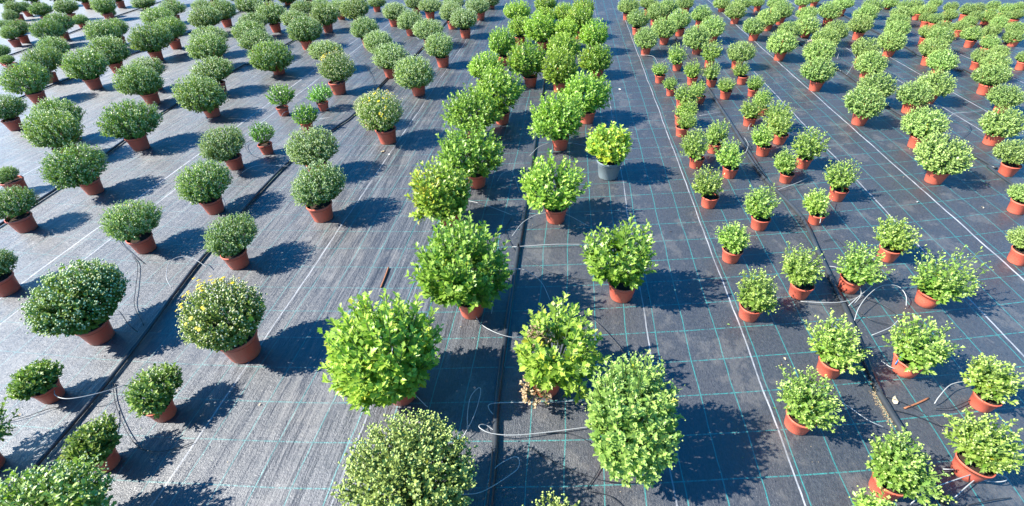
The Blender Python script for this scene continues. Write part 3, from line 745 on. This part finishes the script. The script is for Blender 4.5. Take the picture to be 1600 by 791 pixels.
# ---------------------------------------------------------------- litter on the cloth
def twig(px, r, name, label, cat, mat, z=.008):
    P = spline([(*ground(a, b, z)[0], z) for a, b in px], 4)
    tag(link(bpy.data.objects.new(name, tube_mesh(name, P, r, mat, 6))), label, cat)
BROWN = plain('dry_brown_stem', (0.30, 0.12, 0.06), .8, .2, .4, 60)
twig([(1413, 638), (1432, 631), (1451, 622)], .006, 'broken_stick', 'reddish brown stick on the cloth right of the young plants hose', 'stick', BROWN)
twig([(607, 418), (602, 432), (595, 449)], .008, 'cloth_tear', 'rust brown tear in the glossy cloth behind the biggest leafy plant', 'tear', BROWN)  # tear showing brown soil, shaped here as a thin raised stick
def scrap(px, py, w, label, col, seed, name='dry_leaf', cat='dry leaf', group=None):
    rng = np.random.default_rng(seed); g, _ = ground(px, py)
    n = 9; V = [(0, 0, .014)]
    for i in range(n):
        a = 2*math.pi*i/n; r = w*(.6+.5*rng.random()); V.append((r*math.cos(a), r*.6*math.sin(a), .006+.02*rng.random()))
    F = [(0, 1+i, 1+(i+1) % n) for i in range(n)]
    me = mesh_np(name, V, np.array(F), [plain(name+'_'+str(seed), col, .8, .2, .35, 60)])
    o = link(bpy.data.objects.new(name, me)); o.location = (g[0], g[1], 0); o.rotation_euler = (0, 0, rng.random()*6)
    tag(o, label, cat, group)
scrap(1397, 627, .035, 'beige dry leaf beside the right hose near the stick', (.50, .42, .27), 1)
scrap(968, 141, .030, 'pale scrap on the shaded cloth right of the centre bed', (.62, .58, .5), 2, 'paper_scrap', 'scrap')
scrap(1220, 571, .014, 'tiny tan dry leaf on dark cloth left of a young plant', (.52, .36, .2), 3)
scrap(598, 238, .030, 'tan dry leaf on the striped cloth below a yellow-flowering mum', (.45, .34, .2), 4)
scrap(608, 243, .020, 'small whitish leaf scrap next to the tan leaf on striped cloth', (.6, .56, .5), 5)
scrap(1534, 326, .018, 'small beige scrap on the cloth near the right edge', (.55, .45, .3), 6)
scrap(1432, 317, .022, 'greyish scrap on the open strip at right', (.4, .4, .38), 7)
# sand washed along the right hose: a patchy drift of grains
rng = np.random.default_rng(3); V = []; F = []
for i in range(420):
    s = rng.random(); a = 1366 + s*32 + rng.normal(0, 2.6); b = 608 + s*56 + rng.normal(0, 5)
    g, _ = ground(a - 3, b); r = rng.uniform(.0015, .0045); k = len(V)
    V += [(g[0]+r, g[1], .004), (g[0], g[1]+r, .004), (g[0]-r, g[1], .004), (g[0], g[1]-r, .004), (g[0], g[1], .004+r)]
    F += [(k, k+1, k+4), (k+1, k+2, k+4), (k+2, k+3, k+4), (k+3, k, k+4)]
o = link(bpy.data.objects.new('spilled_sand', mesh_np('spilled_sand', V, np.array(F), [plain('sand', (.26, .20, .12), .9, .2, .4, 200)])))
tag(o, 'thin drift of tan sand lying along the right hose', 'sand', kind='stuff')
# beige block by the hose in the far beds
g, _ = ground(1264, 70)
import bmesh
bm = bmesh.new(); bmesh.ops.create_cube(bm, size=1); bmesh.ops.scale(bm, vec=(.16, .10, .09), verts=bm.verts); bmesh.ops.bevel(bm, geom=bm.edges[:], offset=.008, segments=2, affect='EDGES')
me = bpy.data.meshes.new('wooden_block'); bm.to_mesh(me); bm.free(); me.materials.append(plain('raw_wood', (.55, .42, .30), .8, .2, .2, 20))
o = link(bpy.data.objects.new('wooden_block', me)); o.location = (g[0], g[1], .045); o.rotation_euler = (0, 0, .3)
tag(o, 'small beige wooden block beside the hose among the far round plants', 'block')
# yellow tape strip hanging at a far left pot
g, _ = ground(107, 62)
V = []; nn = 8
for i in range(nn+1):
    t = i/nn; V += [(-.05+.10*t - .015, .05*math.sin(t*3), .22-.20*t), (-.05+.10*t + .015, .05*math.sin(t*3)+.01, .22-.20*t)]
F = [(2*i, 2*i+1, 2*i+3, 2*i+2) for i in range(nn)]
o = link(bpy.data.objects.new('yellow_tape', mesh_np('yellow_tape', V, np.array(F), [plain('yellow_film', (.75, .45, .02), .5, .4, .1)])))
o.location = (g[0]+.05, g[1]-.22, 0.0); tag(o, 'strip of yellow tape hanging at a pot in the far left bed', 'tape')

# crumbs of leaf and compost on the cloth, mostly around the pots
rng = np.random.default_rng(17); V = []; F = []; MI = []
for i in range(1500):
    if rng.random() < .8:
        p = PL[rng.integers(len(PL))]; x = p['x'] + rng.normal(0, .22); y = p['y'] + rng.normal(0, .22)
    else: x = rng.uniform(-4, 5); y = rng.uniform(1, 8)
    r = rng.uniform(.002, .007) if rng.random() < .9 else rng.uniform(.008, .016); a = rng.random()*6.28; k = len(V)
    c, s_ = math.cos(a)*r, math.sin(a)*r
    V += [(x+c, y+s_, .007), (x-s_*.5, y+c*.5, .009+r*.3), (x-c, y-s_, .007), (x+s_*.5, y-c*.5, .008)]
    F.append((k, k+1, k+2, k+3)); MI.append(rng.integers(3))
LM = [plain('litter_tan', (.45, .36, .22), .9, .2, .4, 50), plain('litter_compost', (.06, .04, .03), .95, .2, .4, 50), plain('litter_green', (.16, .24, .07), .8, .2, .3, 50)]
tag(link(bpy.data.objects.new('leaf_litter', mesh_np('leaf_litter', V, np.array(F), LM, mi=MI))), 'crumbs of dry leaf and compost scattered over the cloth', 'litter', kind='stuff')
